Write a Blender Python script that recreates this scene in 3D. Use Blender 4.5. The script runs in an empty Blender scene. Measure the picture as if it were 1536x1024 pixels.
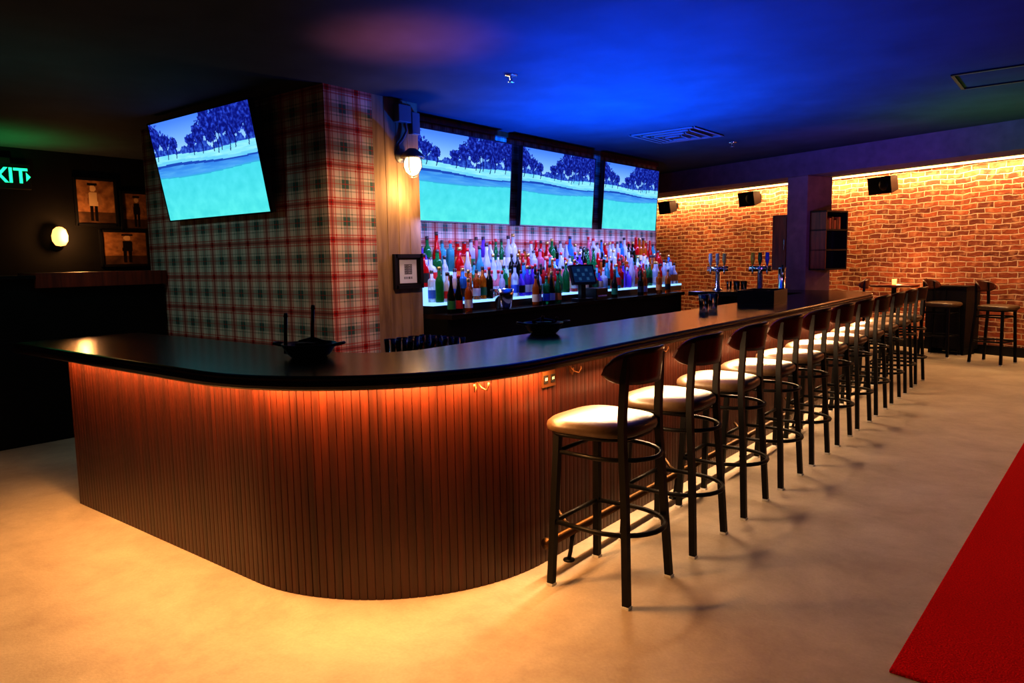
import bpy, bmesh, math, random
from mathutils import Vector, Matrix, Euler, noise
random.seed(11)
S=bpy.context.scene
COL=S.collection
pi=math.pi
def lin(c):
    return tuple((v/12.92 if v<=.04045 else ((v+.055)/1.055)**2.4) for v in c)
def rgb(r,g,b): return lin((r/255,g/255,b/255))
# ------------------------------------------------------------ materials
def mat(name,col=(.5,.5,.5),rough=.5,metal=0,emis=None,es=0,trans=0,coat=0,bump=0,bscale=30,var=0,spec=None,ior=None):
    m=bpy.data.materials.new(name); m.use_nodes=True
    nt=m.node_tree; b=nt.nodes['Principled BSDF']
    b.inputs['Base Color'].default_value=(*col,1)
    b.inputs['Roughness'].default_value=rough
    b.inputs['Metallic'].default_value=metal
    b.inputs['Transmission Weight'].default_value=trans
    b.inputs['Coat Weight'].default_value=coat
    b.inputs['Coat Roughness'].default_value=.12
    if spec is not None: b.inputs['Specular IOR Level'].default_value=spec
    if ior: b.inputs['IOR'].default_value=ior
    if emis:
        b.inputs['Emission Color'].default_value=(*emis,1); b.inputs['Emission Strength'].default_value=es
    if bump or var:
        tc=nt.nodes.new('ShaderNodeTexCoord'); n=nt.nodes.new('ShaderNodeTexNoise')
        n.inputs['Scale'].default_value=bscale; n.inputs['Detail'].default_value=5
        nt.links.new(tc.outputs['Object'],n.inputs['Vector'])
        if bump:
            bp=nt.nodes.new('ShaderNodeBump'); bp.inputs['Strength'].default_value=bump; bp.inputs['Distance'].default_value=.01
            nt.links.new(n.outputs['Fac'],bp.inputs['Height']); nt.links.new(bp.outputs[0],b.inputs['Normal'])
        if var:
            r=nt.nodes.new('ShaderNodeValToRGB'); r.color_ramp.elements[0].position=.3; r.color_ramp.elements[1].position=.7
            r.color_ramp.elements[0].color=(*[c*(1-var) for c in col],1); r.color_ramp.elements[1].color=(*[min(1,c*(1+var)) for c in col],1)
            nt.links.new(n.outputs['Fac'],r.inputs[0]); nt.links.new(r.outputs[0],b.inputs['Base Color'])
    return m
def emat(name,col,s):
    m=bpy.data.materials.new(name); m.use_nodes=True; nt=m.node_tree; nt.nodes.clear()
    e=nt.nodes.new('ShaderNodeEmission'); o=nt.nodes.new('ShaderNodeOutputMaterial')
    e.inputs[0].default_value=(*col,1); e.inputs[1].default_value=s
    nt.links.new(e.outputs[0],o.inputs[0]); return m
def attr_emat(name,s):
    m=emat(name,(1,1,1),s); nt=m.node_tree
    a=nt.nodes.new('ShaderNodeAttribute'); a.attribute_name='Col'
    e=[n for n in nt.nodes if n.type=='EMISSION'][0]
    nt.links.new(a.outputs['Color'],e.inputs[0]); return m
def attr_mat(name,rough=.5):
    m=mat(name,rough=rough); nt=m.node_tree
    a=nt.nodes.new('ShaderNodeAttribute'); a.attribute_name='Col'
    nt.links.new(a.outputs['Color'],nt.nodes['Principled BSDF'].inputs['Base Color']); return m

class NB:
    def __init__(s,nt): s.nt=nt
    def m(s,op,a,b=None,c=None,clamp=False):
        n=s.nt.nodes.new('ShaderNodeMath'); n.operation=op; n.use_clamp=clamp
        for i,v in enumerate((a,b,c)):
            if v is None: continue
            if isinstance(v,(int,float)): n.inputs[i].default_value=v
            else: s.nt.links.new(v,n.inputs[i])
        return n.outputs[0]
    def mix(s,f,a,b,bt='MIX'):
        n=s.nt.nodes.new('ShaderNodeMix'); n.data_type='RGBA'; n.blend_type=bt
        for i,v in ((0,f),(6,a),(7,b)):
            if isinstance(v,(int,float)): n.inputs[i].default_value=v
            elif isinstance(v,tuple): n.inputs[i].default_value=(*v,1)
            else: s.nt.links.new(v,n.inputs[i])
        return n.outputs[2]
def plaid_mat():
    m=mat('plaid_wallpaper',rough=.7,spec=.2); nt=m.node_tree; B=NB(nt)
    uv=nt.nodes.new('ShaderNodeTexCoord'); sp=nt.nodes.new('ShaderNodeSeparateXYZ')
    nt.links.new(uv.outputs['UV'],sp.inputs[0])
    P=.285
    def band(u,c,h):
        a=B.m('ADD',B.m('DIVIDE',u,P),.5-c/P); f=B.m('FRACT',a)
        d=B.m('MULTIPLY',B.m('ABSOLUTE',B.m('SUBTRACT',f,.5)),P)
        return B.m('LESS_THAN',d,h)
    def both(c,h,s):
        a=band(sp.outputs[0],c,h); b=band(sp.outputs[1],c,h)
        return B.m('MULTIPLY',B.m('ADD',a,b),s,clamp=True)
    base=rgb(196,174,158)
    red=rgb(160,24,12); grn=rgb(34,78,72); dk=rgb(84,14,12)
    c=B.mix(both(.1425,.034,.48),base,grn)
    c=B.mix(both(.1425+.054,.005,.45),c,grn); c=B.mix(both(.1425-.054,.005,.45),c,grn)
    c=B.mix(both(.1425,.004,.5),c,red)
    c=B.mix(both(0,.022,.62),c,red)
    c=B.mix(both(.036,.006,.60),c,red); c=B.mix(both(-.036,.006,.60),c,red)
    c=B.mix(both(0,.007,.5),c,dk)
    nt.links.new(c,nt.nodes['Principled BSDF'].inputs['Base Color'])
    return m
def brick_mat():
    m=mat('old_brick',rough=.85); nt=m.node_tree; B=NB(nt)
    uv=nt.nodes.new('ShaderNodeTexCoord')
    nz=nt.nodes.new('ShaderNodeTexNoise'); nz.inputs['Scale'].default_value=2.6; nz.inputs['Detail'].default_value=5
    nt.links.new(uv.outputs['UV'],nz.inputs['Vector'])
    mp=nt.nodes.new('ShaderNodeVectorMath'); mp.operation='SCALE'; mp.inputs['Scale'].default_value=.12
    nt.links.new(nz.outputs['Color'],mp.inputs[0])
    ad=nt.nodes.new('ShaderNodeVectorMath'); ad.operation='ADD'
    nt.links.new(uv.outputs['UV'],ad.inputs[0]); nt.links.new(mp.outputs[0],ad.inputs[1])
    br=nt.nodes.new('ShaderNodeTexBrick'); nt.links.new(ad.outputs[0],br.inputs['Vector'])
    br.inputs['Scale'].default_value=1; br.inputs['Brick Width'].default_value=.235; br.inputs['Row Height'].default_value=.080
    br.inputs['Mortar Size'].default_value=.010; br.inputs['Mortar Smooth'].default_value=.5; br.inputs['Bias'].default_value=-.1
    br.inputs['Color1'].default_value=(*rgb(170,86,48),1); br.inputs['Color2'].default_value=(*rgb(98,44,28),1)
    br.inputs['Mortar'].default_value=(*rgb(220,182,146),1)
    n2=nt.nodes.new('ShaderNodeTexNoise'); n2.inputs['Scale'].default_value=9; n2.inputs['Detail'].default_value=8
    nt.links.new(uv.outputs['UV'],n2.inputs['Vector'])
    r=nt.nodes.new('ShaderNodeValToRGB'); r.color_ramp.elements[0].position=.49; r.color_ramp.elements[1].position=.70
    nt.links.new(n2.outputs['Fac'],r.inputs[0])
    f=B.m('MULTIPLY',r.outputs[0],.62)
    c=B.mix(f,br.outputs['Color'],rgb(214,152,106))
    b=nt.nodes['Principled BSDF']; nt.links.new(c,b.inputs['Base Color'])
    bp=nt.nodes.new('ShaderNodeBump'); bp.inputs['Strength'].default_value=.9; bp.inputs['Distance'].default_value=.03
    h=B.m('SUBTRACT',B.m('MULTIPLY',n2.outputs['Fac'],.5),br.outputs['Fac'])
    nt.links.new(h,bp.inputs['Height']); nt.links.new(bp.outputs[0],b.inputs['Normal'])
    return m
def floor_mat():
    m=mat('polished_concrete',rough=.5); nt=m.node_tree; B=NB(nt)
    tc=nt.nodes.new('ShaderNodeTexCoord'); b=nt.nodes['Principled BSDF']
    n=nt.nodes.new('ShaderNodeTexNoise'); n.inputs['Scale'].default_value=1.9; n.inputs['Detail'].default_value=10; n.inputs['Roughness'].default_value=.72; n.inputs['Distortion'].default_value=.2
    nt.links.new(tc.outputs['Object'],n.inputs['Vector'])
    r=nt.nodes.new('ShaderNodeValToRGB'); r.color_ramp.elements[0].position=.30; r.color_ramp.elements[1].position=.70
    r.color_ramp.elements[0].color=(*rgb(160,144,126),1); r.color_ramp.elements[1].color=(*rgb(204,190,168),1)
    nt.links.new(n.outputs['Fac'],r.inputs[0])
    n2=nt.nodes.new('ShaderNodeTexNoise'); n2.inputs['Scale'].default_value=75; n2.inputs['Detail'].default_value=4
    nt.links.new(tc.outputs['Object'],n2.inputs['Vector'])
    c=B.mix(B.m('MULTIPLY',n2.outputs['Fac'],.3),r.outputs[0],rgb(116,102,86))
    v=nt.nodes.new('ShaderNodeTexVoronoi'); v.inputs['Scale'].default_value=3.6
    nt.links.new(tc.outputs['Object'],v.inputs['Vector'])
    spot=B.m('LESS_THAN',v.outputs['Distance'],.025)
    c=B.mix(B.m('MULTIPLY',spot,.25),c,rgb(120,95,70))
    nt.links.new(c,b.inputs['Base Color'])
    rr=B.m('ADD',B.m('MULTIPLY',n.outputs['Fac'],.25),.42); nt.links.new(rr,b.inputs['Roughness'])
    bp=nt.nodes.new('ShaderNodeBump'); bp.inputs['Strength'].default_value=.15; bp.inputs['Distance'].default_value=.01
    nt.links.new(n2.outputs['Fac'],bp.inputs['Height']); nt.links.new(bp.outputs[0],b.inputs['Normal'])
    return m
def wood_mat(name,c1,c2,rough=.35,scale=(1,1,.08),coat=0,nscale=22,spec=None):
    m=mat(name,rough=rough,coat=coat,spec=spec); nt=m.node_tree
    tc=nt.nodes.new('ShaderNodeTexCoord'); mp=nt.nodes.new('ShaderNodeMapping'); mp.inputs['Scale'].default_value=scale
    n=nt.nodes.new('ShaderNodeTexNoise'); n.inputs['Scale'].default_value=nscale; n.inputs['Detail'].default_value=6; n.inputs['Distortion'].default_value=.8
    nt.links.new(tc.outputs['Object'],mp.inputs[0]); nt.links.new(mp.outputs[0],n.inputs['Vector'])
    r=nt.nodes.new('ShaderNodeValToRGB'); r.color_ramp.elements[0].position=.3; r.color_ramp.elements[1].position=.72
    r.color_ramp.elements[0].color=(*c1,1); r.color_ramp.elements[1].color=(*c2,1)
    nt.links.new(n.outputs['Fac'],r.inputs[0]); nt.links.new(r.outputs[0],nt.nodes['Principled BSDF'].inputs['Base Color'])
    return m

M_floor=floor_mat(); M_plaid=plaid_mat(); M_brick=brick_mat()
M_ceil=mat('ceiling_dark_paint',(.030,.036,.046),.85,bump=.1,bscale=3,var=.15,spec=.08)
M_dark=mat('black_wall_paint',(.005,.0046,.004),.7,var=.2,bscale=4,spec=.12)
M_conc=wood_mat('board_formed_concrete',rgb(104,78,54),rgb(160,128,92),rough=.75,scale=(1,1,.12),nscale=12)
M_pill=mat('painted_concrete_pillar',rgb(118,88,92),.8,bump=.3,bscale=8,var=.2)
M_soffit=mat('painted_concrete_beam',rgb(92,70,86),.8,bump=.3,bscale=8,var=.2)
M_top=wood_mat('bar_top_dark_walnut',(.006,.0035,.002),(.022,.010,.005),rough=.20,scale=(1,.08,1),coat=.0,spec=.42)
M_panel=wood_mat('beadboard_stained',rgb(40,14,6),rgb(74,28,11),rough=.40,scale=(1,1,.05),coat=.15)
M_blk=mat('black_powdercoat_steel',(.005,.005,.005),.45,metal=0,spec=.22)
M_seat=mat('brown_vinyl_seat',rgb(82,64,46),.36,bump=.1,bscale=60,var=.12)
M_back=wood_mat('stool_back_walnut',rgb(40,13,6),rgb(86,32,15),rough=.32)
M_plas=mat('black_plastic',(.007,.007,.008),.4,spec=.35)
M_chrome=mat('chrome',(.8,.8,.82),.15,metal=1)
M_brass=mat('aged_brass',rgb(84,64,44),.42,metal=1)
M_bronze=mat('bronze_plate',rgb(110,70,42),.4,metal=.8)
M_galv=mat('galvanised_steel',(.18,.18,.18),.5,metal=.6)
M_white=mat('white_plastic',(.75,.75,.72),.5)
M_rug=mat('red_carpet',rgb(205,4,3),.95,bump=.9,bscale=140,var=.3,spec=.1)
M_wood=wood_mat('red_brown_wood',rgb(84,30,16),rgb(140,56,28))
M_tv=attr_emat('golf_broadcast',1.0)
M_print=attr_mat('printed_artwork',.4)
M_glass=mat('clear_glass',(.95,.97,1),.05,trans=1,ior=1.45)

# ------------------------------------------------------------ mesh helpers
class MB:
    def __init__(s): s.bm=bmesh.new(); s.mats=[]; s.uv=None
    def mi(s,m):
        if m not in s.mats: s.mats.append(m)
        return s.mats.index(m)
    def box(s,x0,x1,y0,y1,z0,z1,m,M=None):
        v=[Vector((x,y,z)) for z in (z0,z1) for y in (y0,y1) for x in (x0,x1)]
        if M is not None: v=[M@p for p in v]
        v=[s.bm.verts.new(p) for p in v]; k=s.mi(m)
        for f in ((0,2,3,1),(4,5,7,6),(0,1,5,4),(2,6,7,3),(0,4,6,2),(1,3,7,5)):
            fc=s.bm.faces.new([v[i] for i in f]); fc.material_index=k
    def face(s,pts,m,smooth=False):
        f=s.bm.faces.new([s.bm.verts.new(p) for p in pts]); f.material_index=s.mi(m); f.smooth=smooth; return f
    def loops(s,rings,m,close=True,cap=True,smooth=True):
        k=s.mi(m); R=[[s.bm.verts.new(p) for p in r] for r in rings]
        n=len(R[0])
        for a,b in zip(R[:-1],R[1:]):
            for i in range(n if close else n-1):
                j=(i+1)%n
                f=s.bm.faces.new((a[i],a[j],b[j],b[i])); f.material_index=k; f.smooth=smooth
        if cap:
            for r in (R[0][::-1],R[-1]):
                try: f=s.bm.faces.new(r); f.material_index=k
                except ValueError: pass
        return R
    def tube(s,pts,r,m,seg=8,closed=False,sq=False):
        pts=[Vector(p) for p in pts]; n=len(pts); rings=[]
        ref=None
        for i,p in enumerate(pts):
            if closed: t=(pts[(i+1)%n]-pts[i-1])
            else: t=(pts[min(i+1,n-1)]-pts[max(i-1,0)])
            t.normalize()
            if ref is None:
                ref=Vector((0,0,1)) if abs(t.z)<.9 else Vector((1,0,0))
            a=ref-t*ref.dot(t); a.normalize(); b=t.cross(a); ref=a
            rr=r[i] if isinstance(r,(list,tuple)) else r
            if sq: rings.append([p+(a*c+b*d)*rr for c,d in ((1,1),(-1,1),(-1,-1),(1,-1))])
            else: rings.append([p+(a*math.cos(2*pi*j/seg)+b*math.sin(2*pi*j/seg))*rr for j in range(seg)])
        if closed: rings.append(rings[0])
        s.loops(rings,m,cap=not closed,smooth=not sq)
    def lathe(s,prof,c,m,seg=16,M=None,cap=True):
        rings=[]
        for r,z in prof:
            ring=[Vector((r*math.cos(2*pi*j/seg),r*math.sin(2*pi*j/seg),z)) for j in range(seg)]
            if M is not None: ring=[M@p for p in ring]
            rings.append([p+Vector(c) for p in ring])
        s.loops(rings,m,cap=cap)
    def obj(s,name,loc=(0,0,0),rot=(0,0,0),parent=None,bevel=0,fix=True):
        if fix: bmesh.ops.recalc_face_normals(s.bm,faces=s.bm.faces[:])
        me=bpy.data.meshes.new(name); s.bm.to_mesh(me); s.bm.free()
        for m in s.mats: me.materials.append(m)
        return link(name,me,loc,rot,parent,bevel)
def link(name,me,loc=(0,0,0),rot=(0,0,0),parent=None,bevel=0):
    o=bpy.data.objects.new(name,me); COL.objects.link(o); o.location=loc; o.rotation_euler=rot
    if parent: o.parent=parent
    if bevel:
        b=o.modifiers.new('bevel','BEVEL'); b.width=bevel; b.segments=2; b.limit_method='ANGLE'
    return o
def uvquad_obj(name,quads,m):
    verts=[];faces=[];uvs=[]
    for q in quads:
        b=len(verts); verts+=q[:4]; faces.append((b,b+1,b+2,b+3)); uvs+=q[4]
    me=bpy.data.meshes.new(name); me.from_pydata([tuple(v) for v in verts],[],faces)
    l=me.uv_layers.new(name='UVMap')
    for i,u in enumerate(uvs): l.data[i].uv=u
    me.materials.append(m); return link(name,me)
def colgrid(name,w,h,nx,ny,fn,m):
    verts=[((i/nx-.5)*w,0,(j/ny-.5)*h) for j in range(ny+1) for i in range(nx+1)]
    faces=[(j*(nx+1)+i,j*(nx+1)+i+1,(j+1)*(nx+1)+i+1,(j+1)*(nx+1)+i) for j in range(ny) for i in range(nx)]
    me=bpy.data.meshes.new(name); me.from_pydata(verts,[],faces)
    ca=me.color_attributes.new('Col','FLOAT_COLOR','CORNER'); k=0
    for j in range(ny):
        for i in range(nx):
            c=(*fn((i+.5)/nx,(j+.5)/ny),1)
            for _ in range(4): ca.data[k].color=c; k+=1
    me.materials.append(m); return me

# ------------------------------------------------------------ room shell
CZ=2.87
b=MB(); b.box(-9.6,4.1,-4.1,17.5,-.1,0,M_floor); b.obj('floor')
b=MB(); b.box(-9.6,4.1,-4.1,17.5,CZ,CZ+.1,M_ceil); b.obj('ceiling')
b=MB(); b.box(-9.6,-9.5,-4.1,17.5,0,CZ,M_dark); b.obj('wall_left')
b=MB(); b.box(4.0,4.1,-4.1,17.5,0,CZ,M_dark); b.obj('wall_right')
b=MB(); b.box(-9.5,4,-4.1,-4.0,0,CZ,M_dark); b.obj('wall_front')
def bw(x,off=0):
    n=Vector((.371,.928,0)); return Vector((x,12.54-.4*x,0))-n*off
p0=bw(-9.5);p1=bw(4);L=(p1-p0).length
BA=math.atan2(-.4,1)
uvquad_obj('wall_back',[(p0,p1,p1+Vector((0,0,CZ)),p0+Vector((0,0,CZ)),[(0,0),(L,0),(L,CZ),(0,CZ)])],M_brick)
Mb=Matrix.Translation(bw(0))@Matrix.Rotation(BA,4,'Z')
b=MB(); b.box(-9.8,4.1,-.03,0,0,.14,M_plas,Mb); b.obj('baseboard_back')
M_cove=emat('cove_led',(1,.58,.22),5)
b=MB(); b.box(-9.8,4.1,-.20,-.17,CZ-.035,CZ-.002,M_cove,Mb); b.obj('cove_led_strip')
PA=math.atan2(-.353,1)
def Mp(o): return Matrix.Translation(o)@Matrix.Rotation(PA,4,'Z')
Mpp=Mp(Vector((-3.26,10.2,0)))
b=MB(); b.box(-6.6,7.4,0.0,.42,2.57,CZ,M_soffit,Mpp); b.obj('ceiling_beam')
b=MB(); b.box(0,.31,-.004,.53,0,2.57,M_pill,Mpp); b.obj('concrete_pillar',bevel=.01)

FX=-4.59; FY=3.60; LX=-7.45; CY0=4.07; CY1=4.58; WX=-4.95; WE=9.7
V=Vector
quads=[(V((LX,FY,0)),V((FX,FY,0)),V((FX,FY,CZ)),V((LX,FY,CZ)),[(LX,0),(FX,0),(FX,CZ),(LX,CZ)]),
 (V((FX,FY,0)),V((FX,CY0,0)),V((FX,CY0,CZ)),V((FX,FY,CZ)),[(FX,0),(FX+CY0-FY,0),(FX+CY0-FY,CZ),(FX,CZ)]),
 (V((LX,WE,0)),V((LX,FY,0)),V((LX,FY,CZ)),V((LX,WE,CZ)),[(LX-WE+FY,0),(LX,0),(LX,CZ),(LX-WE+FY,CZ)]),
 (V((WX,CY1,0)),V((WX,WE,0)),V((WX,WE,CZ)),V((WX,CY1,CZ)),[(CY1,0),(WE,0),(WE,CZ),(CY1,CZ)]),
 (V((WX,WE,0)),V((LX,WE,0)),V((LX,WE,CZ)),V((WX,WE,CZ)),[(0,0),(2.5,0),(2.5,CZ),(0,CZ)])]
uvquad_obj('wall_plaid',quads,M_plaid)
b=MB(); b.box(-5.3,FX,CY0,CY1,0,CZ,M_conc)
for i in range(1,4): b.box(FX-.001,FX+.003,CY0+.128*i-.002,CY0+.128*i+.002,0,CZ,M_conc)
b.obj('concrete_column',bevel=.006)
b=MB(); b.box(WX,WX+.03,CY1,WE,CZ-.05,CZ,M_wood); b.obj('trim_1')

# ------------------------------------------------------------ bar
def make_path(segs):
    L=[]
    for g in segs:
        L.append((V(g[2])-V(g[1])).length if g[0]=='l' else abs(g[4]-g[3])*g[2])
    T=sum(L)
    def at(s):
        s=max(0,min(T,s))
        for g,l in zip(segs,L):
            if s<=l+1e-9:
                t=s/l if l else 0
                if g[0]=='l':
                    a=V(g[1]);c=V(g[2]);d=(c-a).normalized(); p=a+(c-a)*t
                    return V((p.x,p.y,0)),V((d.y,-d.x,0))
                an=g[3]+(g[4]-g[3])*t
                n=V((math.cos(an),math.sin(an),0)); return V((g[1][0],g[1][1],0))+n*g[2],n
            s-=l
        return at(T)
    return at,T,L
W=.78
topsegs2=[('l',(-5.24,1.64),(-3.07,1.64)),('a',(-3.07,2.74),1.10,-pi/2,0),('l',(-1.97,2.74),(-1.97,9.25)),('a',(-2.77,9.25),.80,0,pi/2),('l',(-2.77,10.05),(-4.25,10.05))]
at,T,Ls=make_path(topsegs2)
ss=[];acc=0
for g,l in zip(topsegs2,Ls):
    n=1 if g[0]=='l' else 28
    ss+= [acc+l*i/n for i in range(n)]; acc+=l
ss.append(T)
cs=[(-W,1.015),(-.035,1.015),(-.03,1.008),(-.012,1.01),(-.003,1.018),(0,1.03),(-.002,1.042),(-.010,1.048),(-.004,1.054),(-.004,1.062),(-.010,1.069),(-.02,1.072),(-W+.01,1.072),(-W,1.065)]
b=MB(); rings=[]
for s in ss:
    p,n=at(s); rings.append([p+n*d+V((0,0,z)) for d,z in cs])
b.loops(rings,M_top,smooth=False)
top=b.obj('bar_counter')
pansegs=[('l',(-5.12,2.36),(-5.12,1.90)),('l',(-5.12,1.90),(-3.1,1.90)),('a',(-3.1,2.9),1.0,-pi/2,0),('l',(-2.1,2.9),(-2.1,9.2)),('a',(-2.8,9.2),.70,0,pi/2),('l',(-2.8,9.9),(-4.24,9.9))]
atp,TP,LP=make_path(pansegs)
pitch_b=.038; k=int(TP/pitch_b); pts=[]
for i in range(k):
    s0=i*pitch_b
    for ds,d in ((0,0),(.016,0.0008),(.032,0),(.0335,-.004),(.036,-.004),(.037,0)):
        pts.append((s0+ds,d))
b=MB(); prof=[]
for z in (0,.35,.7,1.015):
    row=[]
    for s,d in pts:
        p,n=atp(s); row.append(p+n*d+V((0,0,z)))
    prof.append(row)
b.loops(prof,M_panel,close=False,cap=False,smooth=False)
row0=[];
for z in (0,1.015):
    r=[]
    for s in [LP[0]+.3]+[LP[0]+LP[1]]+[LP[0]+LP[1]+LP[2]*i/12 for i in range(1,13)]+[LP[0]+LP[1]+LP[2]+LP[3]]:
        p,n=atp(s); r.append(p-n*.45+V((0,0,z)))
    row0.append(r)
b.loops(row0,M_plas,close=False,cap=False,smooth=False)
b.obj('beadboard_front',parent=top,fix=False)
b=MB(); rr=[]
for s in [LP[0]+LP[1]*i/1 for i in (0,1)]+[LP[0]+LP[1]+LP[2]*i/24 for i in range(1,25)]+[LP[0]+LP[1]+LP[2]+LP[3]]:
    p,n=atp(s); rr.append([p+n*d+V((0,0,z)) for d,z in ((0.001,.995),(.02,.995),(.02,1.014),(0.001,1.014))])
b.loops(rr,M_panel,smooth=False); b.obj('cap_rail',parent=top)
M_led=emat('warm_led',(1,.46,.12),16)
b=MB(); rr=[]
for s in [LP[0]+.02,LP[0]+LP[1]]+[LP[0]+LP[1]+LP[2]*i/24 for i in range(1,25)]+[LP[0]+LP[1]+LP[2]+LP[3]]:
    p,n=atp(s); rr.append([p+n*d+V((0,0,z)) for d,z in ((.055,1.004),(.067,1.004),(.067,1.013),(.055,1.013))])
b.loops(rr,M_led,smooth=False); b.obj('led_strip',parent=top)
for i,s in enumerate((LP[0]+LP[1]+1.16,LP[0]+LP[1]+1.80,LP[0]+LP[1]+2.8)):
    b=MB(); p,n=atp(s); t=V((-n.y,n.x,0)); dz=.015
    b.lathe([(.001,0),(.014,0),(.014,.006),(.001,.006)],(0,0,0),M_bronze,10,M=Matrix.Translation(p+V((0,0,.975+dz)))@n.to_track_quat('Z','Y').to_matrix().to_4x4())
    for sg in (-1,1):
        b.tube([p+V((0,0,.975+dz)),p+n*.03+t*sg*.015+V((0,0,.955)),p+n*.05+t*sg*.03+V((0,0,.945)),p+n*.06+t*sg*.035+V((0,0,.965)),p+n*.06+t*sg*.036+V((0,0,.98))],.004,M_bronze,6)
    b.obj('coat_hook',parent=top)
p,n=atp(LP[0]+LP[1]+LP[2]+.05); 
b=MB(); Mo=Matrix.Translation(p+n*.002+V((0,0,.94)))@Matrix.Rotation(math.atan2(n.y,n.x)+pi/2,4,'Z')
b.box(-.055,.055,-.008,.004,-.04,.04,M_bronze,Mo)
for dx in (-.03,.03):
    b.box(dx-.016,dx+.016,-.012,-.007,-.02,.02,M_plas,Mo)
    for q in (-.006,.006): b.box(dx+q-.0015,dx+q+.0015,-.0135,-.011,-.006,.008,M_white,Mo)
b.obj('power_outlet',parent=top)
RX=-1.985
b=MB(); b.tube([(RX,2.78,.17),(RX,9.2,.17)],.022,M_brass,12)
b.lathe([(.001,0),(.03,.0),(.03,.02),(.001,.03)],(RX,2.78,.17),M_brass,12,M=Matrix.Rotation(pi/2,4,'X'))
y=3.0
while y<9.2:
    b.tube([(RX,y,.17),(RX-.01,y,.11),(RX-.02,y,.05),(RX-.03,y,.008)],.011,M_blk,8)
    b.tube([(RX,y,.17),(RX-.05,y,.2),(-2.09,y,.26)],.010,M_brass,8)
    b.lathe([(.001,0),(.03,0),(.03,.008),(.001,.008)],(RX-.03,y,0),M_blk,10)
    y+=1.2
b.obj('foot_rail')

# ------------------------------------------------------------ bar stool
def stool_mesh():
    b=MB()
    for sy in (-1,1):
        b.tube([(-.205,sy*.205,0),(-.18,sy*.172,.735)],.0155,M_blk,sq=True)
        b.tube([(.20,sy*.205,0),(.178,sy*.18,.45),(.160,sy*.170,.72),(.158,sy*.168,.84),(.165,sy*.165,.98),(.170,sy*.160,1.10)],.0155,M_blk,sq=True)
        for x in (-.205,.20): b.box(x-.018,x+.018,sy*.205-.018,sy*.205+.018,0,.012,M_white)
    def hoop(z,e,r):
        x0=-.205+.025*z/.73; yy=.205-.033*z/.73
        pts=[(x0,-yy,z)]
        for i in range(15):
            a=-pi/2+pi*i/14
            pts.append((.02+(.2+e)*math.cos(a)*1.0,(yy+.012)*math.sin(a),z))
        pts.append((x0,yy,z)); b.tube(pts,r,M_blk,8)
        b.tube([(x0,-yy,z),(x0,yy,z)],r,M_blk,8)
    hoop(.31,.04,.012); hoop(.645,.02,.011)
    def outline(s,z,n=40):
        r=[]
        for i in range(n):
            a=2*pi*i/n; c,sn=math.cos(a),math.sin(a); e=2/3.4
            x=.222*s*math.copysign(abs(c)**e,c); y=.228*s*math.copysign(abs(sn)**e,sn)
            y*=1-.10*x/.21
            r.append(V((x-.035,y,z)))
        return r
    b.loops([outline(.90,.725),outline(.92,.73),outline(.92,.742)],M_blk)
    b.loops([outline(.94,.742),outline(1.0,.752),outline(1.015,.768),outline(1.0,.785),outline(.93,.799),outline(.75,.808),outline(.45,.813),outline(.1,.815)],M_seat)
    nx,nz=24,6; fr=[];
    for side in (0,1):
        g=[]
        for i in range(nx+1):
            t=-1+2*i/nx; y=t*.225
            x=.225-.13*t*t+(.014 if side else 0)
            hh=max(.02,.080*(1-abs(t)**4.5)**.5); zc=1.05+.012*(1-t*t)
            g.append([V((x+(.02*(k/nz-.5)),y,zc+hh*(2*k/nz-1))) for k in range(nz+1)])
        fr.append(g)
    rings=[]
    for i in range(nx+1): rings.append(fr[0][i]+fr[1][i][::-1])
    b.loops(rings,M_back)
    bmesh.ops.recalc_face_normals(b.bm,faces=b.bm.faces[:])
    me=bpy.data.meshes.new('bar_stool'); b.bm.to_mesh(me); b.bm.free()
    for m in b.mats: me.materials.append(m)
    return me
SM=stool_mesh()
for i in range(11):
    link('bar_stool',SM,(-1.72,2.92+.682*i,0),(0,0,random.uniform(-.04,.04)))
for p,a in (((-1.72,12.5,0),2.9),((-1.0,12.0,0),2.8),((-3.0,12.75,0),.2)):
    link('bar_stool',SM,p,(0,0,a))

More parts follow.
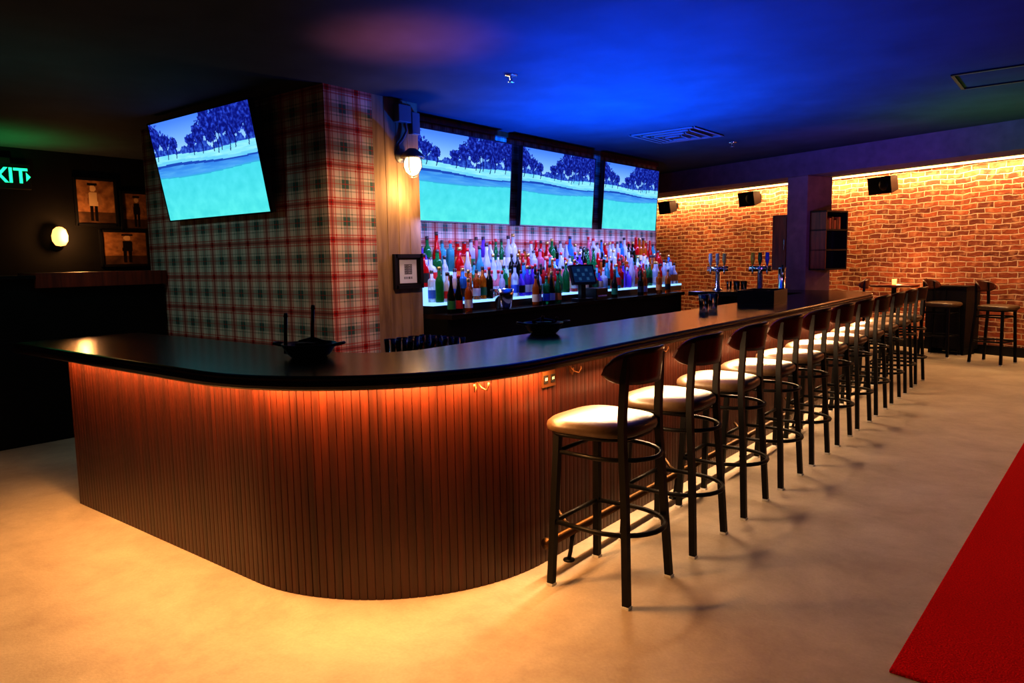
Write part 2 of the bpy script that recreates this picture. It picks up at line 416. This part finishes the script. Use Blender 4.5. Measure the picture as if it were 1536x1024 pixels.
# ------------------------------------------------------------ televisions
def lerp(a,b,t):
    t=max(0,min(1,t)); return tuple(x+(y-x)*t for x,y in zip(a,b))
def fn(x,y,s=0): return .5+.5*noise.fractal(Vector((x,y,s)),1.0,2.0,4)
rt=random.Random(5)
trees=[(.02,.86,.12),(.13,.80,.08),(.22,.76,.06),(.40,.77,.06),(.50,.82,.09),(.60,.84,.11),(.71,.90,.13),(.82,.84,.12),(.92,.90,.14),(1.0,.82,.12),(.58,.97,.07),(.84,1.0,.10)]
trunks=[(t[0]+rt.uniform(-.02,.02),.62,t[1]-.04) for t in trees[:10]]+[(.66,.60,.80),(.77,.6,.82)]
def golf(u,v):
    N=fn(u*14,v*9); N2=fn(u*46,v*28,3); N3=fn(u*6,v*40,7)
    c=lerp((160,212,255),(80,135,250),(v-.66)/.32)
    if v>.60:
        line=.725+.09*(fn(u*9,0,5)-.5)*2+.05*(fn(u*40,0,9)-.5)
        if v<line: c=lerp((28,52,160),(80,130,232),(N2-.3)*1.5)
        for cx,cy,r in trees:
            dx=(u-cx)*1.78; dy=v-cy; q=math.hypot(dx*.8,dy)/r
            if q<1.3 and N*.7+N2*.5+(1.0-q)*.9>.52: c=lerp((16,26,122),(58,92,222),(N2-.38)*2.0); break
    h1=.655+.015*math.sin(u*7+1)
    if v<h1: c=lerp((110,205,240),(165,236,250),N3*1.2-.1)
    for tx,tb,tt in trunks:
        if abs(u-tx-.006*math.sin(v*30))<.004 and tb<v<tt: c=(16,24,100)
    h2=.555+.020*math.sin(u*5.2+.6); h3=.46-.025*math.sin(u*3.4+.3)
    if v<h2+.03: c=lerp(c,(95,185,240),.5)
    if h3<v<h2:
        t=(v-h3)/(h2-h3); c=lerp((74,160,230),(56,124,220),t)
        c=lerp(c,(120,200,240),.7*(N3-.35))
        if t>.80: c=(36,80,178)
    if v<=h3:
        t=v/h3; c=lerp((98,230,226),(84,214,232),t); c=lerp(c,(60,196,206),.7*(N-.2))
        if h3-v<.012: c=lerp(c,(50,130,205),.5)
    return tuple(lin((min(255,max(0,x))/255,))[0] for x in c)
G=colgrid('screen',1,1,256,144,golf,M_tv)
def tv(w,h,loc,rot):
    b=MB(); b.box(-w/2-.012,w/2+.012,.004,.045,-h/2-.012,h/2+.012,M_plas)
    b.box(-w/4,w/4,.045,.08,-h/3,h/4,M_plas); b.box(-.2,.2,.08,.13,-.15,.15,M_plas)
    for s in (-1,1):
        b.box(s*(w/2+.006)-.006,s*(w/2+.006)+.006,-.004,.01,-h/2-.012,h/2+.012,M_plas)
        b.box(-w/2-.012,w/2+.012,-.004,.01,s*(h/2+.006)-.006,s*(h/2+.006)+.006,M_plas)
    o=b.obj('television',loc,rot)
    s=link('screen',G,(0,0,0),(0,0,0),o); s.scale=(w,1,h); return o
for yc in (5.32,6.93,8.58): tv(1.42,.80,(-4.73,yc,2.30),(math.radians(4),0,pi/2))
tv(1.60,.86,(-5.985,3.42,2.375),(math.radians(10),0,0))
b=MB(); b.box(-6.2,-5.7,3.5,3.6,2.2,2.5,M_plas); b.obj('tv_wall_mount')

# ------------------------------------------------------------ column fittings
b=MB(); ly,lz=4.36,2.41
Rx=Matrix.Rotation(pi/2,4,'Y')
b.lathe([(.001,0),(.06,0),(.06,.02),(.035,.03),(.03,.07),(.001,.07)],(FX,ly,lz),M_galv,16,M=Rx)
b.tube([(FX+.05,ly,lz),(FX+.11,ly,lz+.01),(FX+.15,ly,lz-.0)],.02,M_galv,10)
b.lathe([(.001,.045),(.03,.045),(.05,.03),(.095,-.01),(.10,-.03),(.05,-.03)],(FX+.15,ly,lz),M_galv,20)
M_bulb=mat('lit_jar_glass',(1,.8,.5),.3,emis=(1,.66,.32),es=3.0)
b.lathe([(.055,-.03),(.07,-.06),(.072,-.10),(.058,-.14),(.025,-.168),(.001,-.175)],(FX+.15,ly,lz),M_bulb,20)
for k in range(4):
    a=k*pi/2+.4; c,s=math.cos(a),math.sin(a)
    b.tube([(FX+.15+.078*c,ly+.078*s,lz-.03),(FX+.15+.080*c,ly+.080*s,lz-.11),(FX+.15+.035*c,ly+.035*s,lz-.18),(FX+.15,ly,lz-.188)],.003,M_galv,6)
lamp=b.obj('wall_lamp')
b=MB(); b.box(FX,FX+.07,4.30,4.44,2.68,2.82,M_galv); b.box(FX,FX+.05,4.47,4.56,2.60,2.78,M_galv)
b.tube([(FX+.03,4.40,2.70),(FX+.03,4.42,2.62),(FX+.02,4.38,2.55),(FX+.02,4.33,2.50),(FX+.02,4.34,2.44)],.012,M_galv,8)
b.tube([(FX+.02,4.36,2.82),(FX+.02,4.36,CZ)],.012,M_galv,8)
b.obj('junction_box',bevel=.004)
def notice(u,v):
    if abs(u-.5)<.22 and .38<v<.80:
        return (.03,.03,.03) if (int(u*34)*7+int(v*30)*13+int(u*34)*int(v*30))%3 else (.6,.6,.58)
    if abs(u-.5)<.26 and .18<v<.28 and int(u*50)%3: return (.1,.1,.1)
    return (.6,.6,.56)
b=MB(); w2,h2=.15,.13
for s in (-1,1):
    b.box(s*w2-.016,s*w2+.016,-.02,.01,-h2-.016,h2+.016,M_plas); b.box(-w2,w2,-.02,.01,s*h2-.016,s*h2+.016,M_plas)
b.box(-w2,w2,0,.008,-h2,h2,M_plas)
o=b.obj('framed_notice',(FX+.012,4.40,1.45),(0,0,pi/2))
link('print',colgrid('print',.2,.2,40,40,notice,M_print),(0,-.003,0),(0,0,0),o)

# ------------------------------------------------------------ back bar
M_shelf=emat('acrylic_riser_glow',(.26,.52,1.0),1.5)
y0,y1=CY1+.02,9.2
b=MB()
b.box(WX+.01,-4.32,y0,y1,.0,1.03,M_dark); b.box(WX+.01,-4.27,y0,y1,1.03,1.07,M_top)
yy=y0
while yy<y1-.5:
    b.box(-4.32,-4.30,yy+.02,yy+.58,.1,.62,M_wood); b.tube([(-4.285,yy+.5,.35),(-4.285,yy+.5,.55)],.006,M_chrome,6)
    b.box(-4.32,-4.29,yy+.01,yy+.6,.66,.69,M_galv); yy+=.62
bb=b.obj('back_bar_cabinet')
YE=9.6
b=MB()
b.box(WX+.02,-4.51,y0+.02,YE,1.071,1.14,M_plas)
tiers=((-4.505,1.165,.025),(-4.69,1.30,.135),(-4.81,1.43,.13))
for x1,z,th in tiers: b.box(WX+.02,x1,y0+.02,YE,z-th,z,M_shelf)
b.obj('lit_bottle_riser')
cols=dict(red=rgb(215,20,25),amber=rgb(205,100,20),blue=rgb(60,150,245),green=rgb(30,140,75),clear=rgb(220,232,250),dark=rgb(14,20,14),pink=rgb(235,130,150),violet=rgb(125,80,220),teal=rgb(80,185,200))
BM={k:mat('bottle_'+k,c,.10,trans=(.6 if k!='dark' else .05),ior=1.3) for k,c in cols.items()}
LM=[mat('label_'+n,rgb(*c),.6) for n,c in (('white',(215,215,215)),('red',(200,30,30)),('cream',(215,190,140)),('blue',(40,90,200)),('black',(20,20,20)),('green',(30,110,60)),('orange',(210,120,40)))]
M_cap=mat('bottle_cap',(.04,.03,.03),.4); M_capr=mat('cap_red',(.5,.02,.02),.4); M_capg=mat('cap_gold',(.6,.4,.12),.35,metal=.8)
profs=[[(.0,0),(.036,.0),(.037,.02),(.037,.17),(.03,.20),(.014,.225),(.013,.285)],
 [(.0,0),(.042,0),(.043,.02),(.043,.13),(.036,.16),(.014,.19),(.013,.25)],
 [(.0,0),(.038,0),(.038,.19),(.034,.205),(.016,.215),(.015,.27)],
 [(.0,0),(.046,0),(.05,.05),(.044,.11),(.02,.15),(.014,.17),(.014,.23)],
 [(.0,0),(.036,0),(.037,.16),(.022,.21),(.014,.25),(.013,.32)],
 [(.0,0),(.050,0),(.052,.02),(.052,.12),(.040,.15),(.016,.165),(.016,.21)]]
def bottle(b,x,y,z,kind,pr,sc,label,seg=12):
    P=[(max(r,.0005)*sc,h*sc) for r,h in profs[pr]]
    b.lathe(P,(x,y,z),BM[kind],seg)
    h=P[-1][1]; b.lathe([(.0005,h-.015),(.016*sc,h-.015),(.016*sc,h+.018),(.0005,h+.018)],(x,y,z),random.choice((M_cap,M_cap,M_capr,M_capg)),8)
    if label is not None:
        r=max(P[2][0],P[1][0])+.001; b.lathe([(r,.035*sc),(r,.11*sc)],(x,y,z),label,seg,cap=False)
b=MB()
for (x,z,n) in ((-4.55,1.166,48),(-4.64,1.166,46),(-4.75,1.301,48),(-4.87,1.431,48)):
    i=0
    while i<n:
        kind=random.choice(['red','red','amber','amber','clear','clear','clear','clear','blue','green','green','pink','violet','dark','teal','red','clear'])
        run=random.choice([1,1,1,2]); pr=random.choice([0,0,1,2,2,3,4,5]); sc=random.uniform(.85,1.22)*(1.05 if x<-4.8 else 1); lb=random.choice(LM) if random.random()<.75 else None
        for _ in range(run):
            if i>=n: break
            y=y0+.1+(YE-y0-.2)*(i+.5)/n+random.uniform(-.014,.014); i+=1
            if random.random()<(.12 if x>-4.6 else .05): continue
            bottle(b,x+random.uniform(-.008,.008),y,z,kind,pr,sc,lb)
for y in (4.78,4.88,5.0,6.02,6.1,6.2,6.3,6.38,7.6,8.2,8.3,8.75,9.0):
    bottle(b,-4.42+random.uniform(-.03,.03),y,1.071,random.choice(['dark','dark','green','amber','clear']),random.choice([0,4,4,2]),1.0,random.choice(LM))
b.obj('liquor_bottles')
b=MB(); b.lathe([(.001,0),(.07,0),(.09,.12),(.1,.19),(.092,.19),(.08,.1),(.001,.02)],(-4.38,5.45,1.071),M_chrome,20); b.obj('ice_bucket')
b=MB(); Mt=Matrix.Translation((-4.35,6.80,1.071))@Matrix.Rotation(math.radians(70),4,'Z')
b.box(-.10,.10,-.06,.08,0,.03,M_plas,Mt); b.box(-.03,.03,-.01,.05,.03,.22,M_plas,Mt)
Ms=Mt@Matrix.Translation((0,0,.29))@Matrix.Rotation(math.radians(-20),4,'X')
b.box(-.16,.16,-.01,.03,-.11,.11,M_plas,Ms)
M_pos=emat('pos_screen',rgb(16,42,85),.7); M_pos2=emat('pos_tile',rgb(44,84,130),.7)
b.box(-.14,.14,-.013,-.010,-.09,.09,M_pos,Ms)
for i in range(5):
    for j in range(3):
        if (i+j)%2: b.box(-.13+.053*i,-.095+.053*i,-.015,-.013,-.07+.05*j,-.038+.05*j,M_pos2,Ms)
b.obj('pos_terminal')
b=MB(); b.box(-4.48,-4.33,7.05,7.3,1.071,1.20,M_plas); b.box(-4.34,-4.325,7.08,7.27,1.10,1.12,M_white); b.obj('receipt_printer',bevel=.01)

# ------------------------------------------------------------ items on bar
ZT=1.0725
def caddy(loc,r,rods,rot):
    b=MB()
    prof=[(.001,.0),(r*.62,.0),(r*.78,.02),(r*.97,.062),(r,.07),(r*.95,.07),(r*.74,.028),(r*.5,.012),(.001,.01)]
    b.lathe(prof,(0,0,0),M_plas,28)
    for s in (-1,1):
        b.tube([(s*r*.93,-.03,.062),(s*(r+.035),-.028,.07),(s*(r+.045),0,.072),(s*(r+.035),.028,.07),(s*r*.93,.03,.062)],.007,M_plas,8)
    for (x,y,h,t) in rods:
        b.tube([(x,y,.02),(x+t,y,h)],.009,M_plas,8); b.tube([(x+t,y,h),(x+t*1.1,y,h+.02)],[.012,.008],M_plas,8)
    b.box(-.05,.04,-.05,.03,.03,.075,M_plas)
    b.tube([(-.06,.02,.07),(.0,.05,.085),(.07,.02,.07)],.012,M_blk,8)
    return b.obj('serving_skillet',loc,(0,0,rot))
caddy((-3.0,2.20,ZT),.135,[(-.115,-.02,.20,.01),(-.0,.03,.235,.015)],.55)
caddy((-2.66,3.70,ZT),.125,[(.03,.02,.08,.06),(-.05,.02,.09,.05)],.9)
b=MB()
b.box(-.17,.17,-.28,.28,0,.012,M_plas)
for s in (-1,1): b.box(s*.165-.006,s*.165+.006,-.28,.28,.012,.13,M_plas); b.box(-.17,.17,s*.275-.006,s*.275+.006,.012,.13,M_plas)
b.box(-.005,.005,-.27,.27,.012,.11,M_plas)
b.obj('bar_caddy',(-2.50,7.15,ZT),(0,0,.1))
def glasses(name,pts,z):
    b=MB()
    for x,y in pts: b.lathe([(.001,0),(.028,0),(.038,.13),(.036,.13),(.026,.008),(.001,.008)],(x,y,z),M_glass,14)
    return b.obj(name)
glasses('pint_glasses',[(-3.55,9.45),(-3.65,9.46),(-3.75,9.44),(-3.6,9.55),(-3.7,9.56),(-2.6,6.0),(-2.66,6.1),(-2.6,6.2),(-2.66,6.3)],ZT)
b=MB(); b.box(-3.5,-3.0,3.0,3.4,0,.9,M_galv); b.box(-3.52,-2.98,2.98,3.42,.9,.93,M_galv); b.obj('bar_sink_unit')
glasses('rocks_glasses',[(-3.05-.1*i,3.05+.1*j) for i in range(4) for j in range(4)],.932)
def tower(loc,cols,h=.40,n=3):
    b=MB()
    b.lathe([(.001,0),(.07,0),(.07,.012),(.035,.03),(.032,h-.06),(.001,h-.06)],(0,0,0),M_chrome,18)
    w=.09*(n-1)/2
    b.tube([(-w-.05,0,h-.05),(w+.05,0,h-.05)],.038,M_chrome,16)
    for i in range(n):
        x=-w+.09*i
        b.tube([(x,-.03,h-.05),(x,-.08,h-.06),(x,-.09,h-.12)],.010,M_chrome,8)
        b.tube([(x,-.07,h-.05),(x,-.075,h)],.008,M_chrome,8)
        hm=mat('tap_handle',rgb(*cols[i]),.35); b.tube([(x,-.075,h),(x,-.08,h+.07),(x,-.085,h+.16)],[.012,.028,.022],hm,10)
    return b.obj('beer_tower',loc,(0,0,.3))
tower((-4.0,9.66,ZT),[(225,225,220),(200,200,190),(210,190,120)],.34)
tower((-3.42,9.66,ZT),[(220,200,60),(40,110,60),(60,80,190)],.34)
b=MB(); b.lathe([(.001,0),(.06,0),(.06,.01),(.045,.02),(.045,.28),(.05,.29),(.05,.31),(.001,.31)],(0,0,0),M_chrome,18)
b.tube([(0,-.04,.25),(0,-.1,.25),(0,-.11,.2)],.009,M_chrome,8); b.tube([(0,-.08,.25),(0,-.085,.34)],[.007,.014],M_plas,8)
b.obj('draft_tap_column',(-3.05,9.40,ZT),(0,0,.4))
M_cand=mat('candle_glass',(1,.3,.1),.3,emis=(1,.25,.05),es=5)
# ------------------------------------------------------------ pillar shelves
b=MB()
b.box(.32,.56,.05,.07,1.33,2.10,M_wood,Mpp); b.box(.32,.56,.50,.52,1.33,2.10,M_plas,Mpp); b.box(.32,.34,.05,.52,1.33,2.10,M_plas,Mpp)
for z in (1.33,1.58,1.84,2.08): b.box(.32,.56,.05,.52,z,z+.02,M_plas,Mpp)
M_bk=mat('orange_book',rgb(210,120,50),.6)
for i in range(6): b.box(.40,.54,.10+.05*i,.14+.05*i,1.86,1.98+.02*(i%3),M_bk if i%2 else M_wood,Mpp)
b.obj('cubby_shelf')
b=MB(); b.box(-.27,-.02,.05,.30,1.33,2.08,M_wood,Mpp); b.box(-.25,-.04,.04,.05,1.36,2.05,M_wood,Mpp); b.tube([Mpp@V((-.06,.03,1.6)),Mpp@V((-.06,.03,1.75))],.006,M_chrome); b.obj('wall_cabinet',bevel=.005)
for x in (-2.64,-5.24,-7.43):
    p=bw(x,.24)
    b=MB()
    prof=[V((-.23,-.10,-.14)),V((.23,-.10,-.14)),V((.19,.10,-.11)),V((-.19,.10,-.11))]
    top4=[V((-.23,-.10,.14)),V((.23,-.10,.14)),V((.19,.10,.12)),V((-.19,.10,.12))]
    b.loops([prof,top4],M_plas,smooth=False)
    b.box(-.215,.215,-.108,-.10,-.125,.125,M_blk)
    b.lathe([(.001,0),(.09,0),(.08,-.006),(.03,-.012),(.001,-.012)],(.09,-.108,0),M_plas,20,M=Matrix.Rotation(-pi/2,4,'X'))
    b.tube([(0,.1,0),(0,.24,0)],.02,M_blk,8); b.box(-.05,.05,.225,.24,-.06,.06,M_blk)
    b.obj('wall_speaker',(p.x,p.y,2.65),(math.radians(10),0,BA-.15),bevel=.012)
b=MB(); 
b.box(-1.95,-1.35,-.42,-.05,.08,1.0,M_plas,Mb); b.box(-1.97,-1.33,-.44,-.04,1.0,1.03,M_blk,Mb)
for dx in (-1.9,-1.42): b.box(dx,dx+.05,-.4,-.1,0,.08,M_blk,Mb)
b.box(-1.66,-1.64,-.43,-.42,.1,.98,M_blk,Mb); b.obj('low_cabinet')
def table(loc):
    b=MB(); b.lathe([(.001,0),(.25,0),(.25,.015),(.04,.03),(.035,1.0),(.12,1.02),(.001,1.02)],(0,0,0),M_blk,24)
    b.lathe([(.001,1.02),(.33,1.02),(.345,1.03),(.345,1.045),(.33,1.055),(.001,1.055)],(0,0,0),M_wood,32)
    return b.obj('high_top_table',loc)
table((-2.36,12.55,0)); table((-.30,12.2,0))
b=MB(); b.lathe([(.001,0),(.03,0),(.035,.08),(.03,.08),(.001,.06)],(-2.36,12.55,1.056),M_cand,14); b.obj('candle_holder')
# ------------------------------------------------------------ left zone
b=MB(); b.box(-7.5,-7.17,-1.5,3.58,0,1.44,M_dark); b.box(-7.53,-7.12,2.45,3.59,1.36,1.49,M_wood); b.box(-7.53,-7.12,-1.5,2.45,1.44,1.47,M_dark)
b.obj('half_wall')
def art(seed):
    def f(u,v):
        N=fn(u*5,v*6,seed*3)
        c=lerp((96,62,40),(190,138,92),N)
        if v<.28: c=lerp((50,34,24),(100,72,50),N)
        hx=.5+.06*(seed%3-1)
        if (u-hx)**2+((v-.80)*1.1)**2<.006: c=(215,180,140)
        if .86<v<.91 and abs(u-hx)<.12: c=(20,16,14)
        if abs(u-hx)<.11-.05*(v-.45) and .42<v<.72: c=(22,18,18) if seed!=0 else (200,170,135)
        if abs(abs(u-hx)-.17+.2*(v-.55))<.03 and .45<v<.68: c=(150,110,78)
        if abs(abs(u-hx)-.055)<.038 and .08<v<.42: c=(16,13,12)
        return rgb(*c)
    return f
for i,(y_,z_,w_,h_) in enumerate(((3.98,2.31,.46,.54),(4.46,2.22,.38,.46),(4.28,1.76,.56,.42))):
    b=MB()
    for s in (-1,1):
        b.box(s*w_/2-.015,s*w_/2+.015,-.03,0,-h_/2-.015,h_/2+.015,M_plas); b.box(-w_/2,w_/2,-.03,0,s*h_/2-.015,s*h_/2+.015,M_plas)
    b.box(-w_/2,w_/2,-.008,0,-h_/2,h_/2,M_plas)
    o=b.obj('framed_picture',(-9.497,y_,z_),(0,0,pi/2))
    link('canvas',colgrid('canvas',w_,h_,54,60,art(i),M_print),(0,-.011,0),(0,0,0),o)
b=MB(); M_sc=mat('sconce_globe',(1,.6,.3),.3,emis=(1,.45,.12),es=2.4)
b.lathe([(.001,0),(.07,0),(.07,.02),(.03,.03),(.02,.09),(.001,.09)],(-9.5,3.52,1.80),M_brass,16,M=Rx)
b.lathe([(.001,-.0),(.05,.01),(.08,.06),(.085,.12),(.065,.19),(.03,.22),(.001,.225)],(-9.40,3.52,1.78),M_sc,20)
b.obj('wall_sconce')
M_ex=emat('exit_green',(.02,1,.35),2.0)
b=MB(); b.box(-.24,.24,0,.05,-.14,.14,M_plas); b.box(-.05,.05,.0,.05,.14,.2,M_plas)
ex=b.obj('exit_sign',(-9.44,3.05,2.55),(0,0,pi/2),bevel=.005)
cu=bpy.data.curves.new('exit_text','FONT'); cu.body='EXIT'; cu.size=.23; cu.align_x='CENTER'; cu.align_y='CENTER'; cu.extrude=.002; cu.offset=.004
tmp=bpy.data.objects.new('tmp',cu); COL.objects.link(tmp)
bpy.context.view_layer.update()
me=bpy.data.meshes.new_from_object(tmp.evaluated_get(bpy.context.evaluated_depsgraph_get())); bpy.data.objects.remove(tmp)
me.materials.clear(); me.materials.append(M_ex)
link('letters',me,(-.03,-.006,0),(pi/2,0,0),ex)
b=MB(); b.face([V((.19,-.006,-.05)),V((.235,-.006,0)),V((.19,-.006,.05))],M_ex); b.obj('arrow',parent=ex)
# ------------------------------------------------------------ rug
b=MB(); b.box(0,3.4,0,6.5,.0,.014,M_rug); b.obj('red_rug',(-.50,2.84,0),(0,0,math.radians(-2.2)),bevel=.004)
# ------------------------------------------------------------ ceiling fittings
b=MB(); M_vent=mat('vent_paint',(.07,.08,.10),.5)
for k,s in enumerate((.37,.28,.19,.10)):
    z=CZ-.004-.008*k
    for a in (-1,1):
        b.box(a*s-.014,a*s+.014,-s-.014,s+.014,z-.012,z,M_vent); b.box(-s,s,a*s-.014,a*s+.014,z-.012,z,M_vent)
b.box(-.38,.38,-.38,.38,CZ-.004,CZ,M_plas)
b.obj('air_diffuser',(-3.66,7.65,0),(0,0,0))
for x,y in ((-3.39,4.35),(-3.4,8.6)):
    b=MB(); b.lathe([(.001,CZ),(.05,CZ),(.045,CZ-.012),(.012,CZ-.014),(.010,CZ-.05),(.001,CZ-.05)],(x,y,0),M_chrome,18)
    b.lathe([(.001,CZ-.052),(.025,CZ-.052),(.025,CZ-.056),(.001,CZ-.056)],(x,y,0),M_chrome,12); b.obj('sprinkler_head')
b=MB()
for a in (-1,1): b.box(-.5,.5,a*.3-.012,a*.3+.012,CZ-.012,CZ,M_plas); b.box(a*.5-.012,a*.5+.012,-.3,.3,CZ-.012,CZ,M_plas)
b.obj('ceiling_access_panel',(-.40,6.9,0),(0,0,.0))

# ------------------------------------------------------------ lights
def light(kind,name,loc,col,e,size=.05,target=None,**k):
    l=bpy.data.lights.new(name,kind); l.color=col; l.energy=e
    if kind=='AREA':
        l.shape='RECTANGLE'; l.size=k.get('sx',1); l.size_y=k.get('sy',.1)
        if 'spread' in k: l.spread=k['spread']
    else: l.shadow_soft_size=size
    if kind=='SPOT': l.spot_size=math.radians(k.get('ang',90)); l.spot_blend=k.get('blend',.8)
    o=bpy.data.objects.new(name,l); COL.objects.link(o); o.location=loc
    if target is not None: o.rotation_euler=(V(target)-V(loc)).to_track_quat('-Z','Y').to_euler()
    if 'rot' in k: o.rotation_euler=k['rot']
    return o
WARM=(1,.71,.44); OR=(1,.46,.15)
light('AREA','lip_led_front',(-4.1,1.83,1.0),OR,34,sx=2.0,sy=.04,target=(-4.1,1.80,0))
light('AREA','lip_led_side',(-2.00,6.0,1.0),(1,.62,.33),140,sx=.04,sy=6.2,rot=(0,math.radians(-35),0))
for a in (-78,-60,-42,-24,-6):
    r_=math.radians(a); n=V((math.cos(r_),math.sin(r_),0)); p=V((-3.1,2.9,0))+n*1.06
    light('AREA','lip_led_corner',(p.x,p.y,1.0),OR,8.0,rot=(0,0,r_+pi/2),sx=.3,sy=.04)
for (x,y,e) in ((-4.8,-.5,80),(-3.0,-.4,78),(-1.4,.3,66),(-.1,2.2,30),(-.1,5.2,30),(-.1,8.2,36),(-.8,11.0,45),(-6.6,.3,60)):
    light('SPOT','downlight',(x,y,CZ-.03),WARM,e,.06,(x,y,0),ang=95,blend=1)
c=bw(-2.8,.12); light('AREA','brick_wash',(c.x,c.y,CZ-.05),(1,.58,.25),300,sx=13,sy=.06,rot=(math.radians(12),0,BA))
for x in (-6.5,-4.6,-3.0,-1.6,-.3):
    c=bw(x,1.3); t=bw(x,0); light('SPOT','brick_fill',(c.x,c.y,CZ-.05),(1,.58,.25),80,.05,(t.x,t.y,1.2),ang=85,blend=1)  # extra warm spots added to lift the brick beyond the cove LED
# blue ceiling
light('SPOT','blue_uplight',(-3.5,5.9,1.3),(0,.10,1),2300,.05,(-3.3,6.1,3),ang=150,blend=1)
light('SPOT','blue_uplight',(-2.5,4.2,1.3),(0,.07,1),850,.05,(-2.2,4.4,3),ang=130,blend=1)
light('SPOT','pink_uplight',(-3.35,3.25,1.9),(1,.22,.20),95,.05,(-3.35,3.3,3),ang=75,blend=1)
light('SPOT','green_uplight',(-.8,8.2,1.5),(.16,.6,.10),110,.05,(-.6,8.2,3),ang=130,blend=1)
light('SPOT','green_uplight',(-8.9,2.8,2.0),(.02,1,.2),70,.05,(-8.9,2.8,3),ang=120,blend=1)
light('SPOT','green_uplight',(-5.6,1.9,1.7),(.05,.5,.35),16,.05,(-5.6,1.9,3),ang=110,blend=1)
# plaid
light('SPOT','teal_wash',(-6.4,.8,2.75),(.52,.98,.95),50,.1,(-6.1,3.6,1.0),ang=75,blend=.9)
light('SPOT','column_fill',(-3.3,3.3,CZ-.04),(1,.60,.30),115,.05,(-4.59,3.85,1.3),ang=62,blend=.9)  # warm fill light added to brighten the right-hand plaid face
light('AREA','violet_wash',(-4.50,7.1,1.88),(.34,.36,1),60,sx=.05,sy=5,rot=(0,math.radians(25),0))
light('POINT','lamp_bulb',(FX+.17,ly-.0,lz-.30),(1,.60,.26),14,.04)
light('POINT','sconce_bulb',(-9.2,3.62,1.9),(1,.45,.15),22,.05)
light('SPOT','ledge_fill',(-6.6,2.9,CZ-.04),(1,.45,.2),10,.05,(-7.3,3.0,1.45),ang=45,blend=1)  # amber fill added to brighten the ledge, no fixture modelled for it
light('SPOT','beam_purple',(-2.2,7.6,1.6),(.5,.20,1),90,.05,(-2.4,10,2.7),ang=100,blend=1)
light('POINT','candle',(-2.36,12.9,1.25),(1,.5,.2),10,.03)
w=bpy.data.worlds.new('w'); S.world=w; w.use_nodes=True
w.node_tree.nodes['Background'].inputs[0].default_value=(.02,.018,.02,1); w.node_tree.nodes['Background'].inputs[1].default_value=.3
S.view_settings.view_transform='Standard'
try: S.view_settings.look='Medium High Contrast'
except Exception: pass

# ------------------------------------------------------------ camera
pt=math.atan(122/1100);yw=math.radians(38.2);rl=math.radians(1.0)
fw=V((-math.sin(yw)*math.cos(pt),math.cos(yw)*math.cos(pt),-math.sin(pt)))
r0=V((math.cos(yw),math.sin(yw),0));u0=r0.cross(fw)
r=r0*math.cos(rl)-u0*math.sin(rl);u=r.cross(fw)
cam=bpy.data.cameras.new('camera'); cam.lens=1100/1536*36; cam.sensor_width=36; cam.clip_start=.05
co=bpy.data.objects.new('camera',cam); COL.objects.link(co)
M=Matrix((r,u,-fw)).transposed().to_4x4(); M.translation=V((0,0,1.53)); co.matrix_world=M
S.camera=co
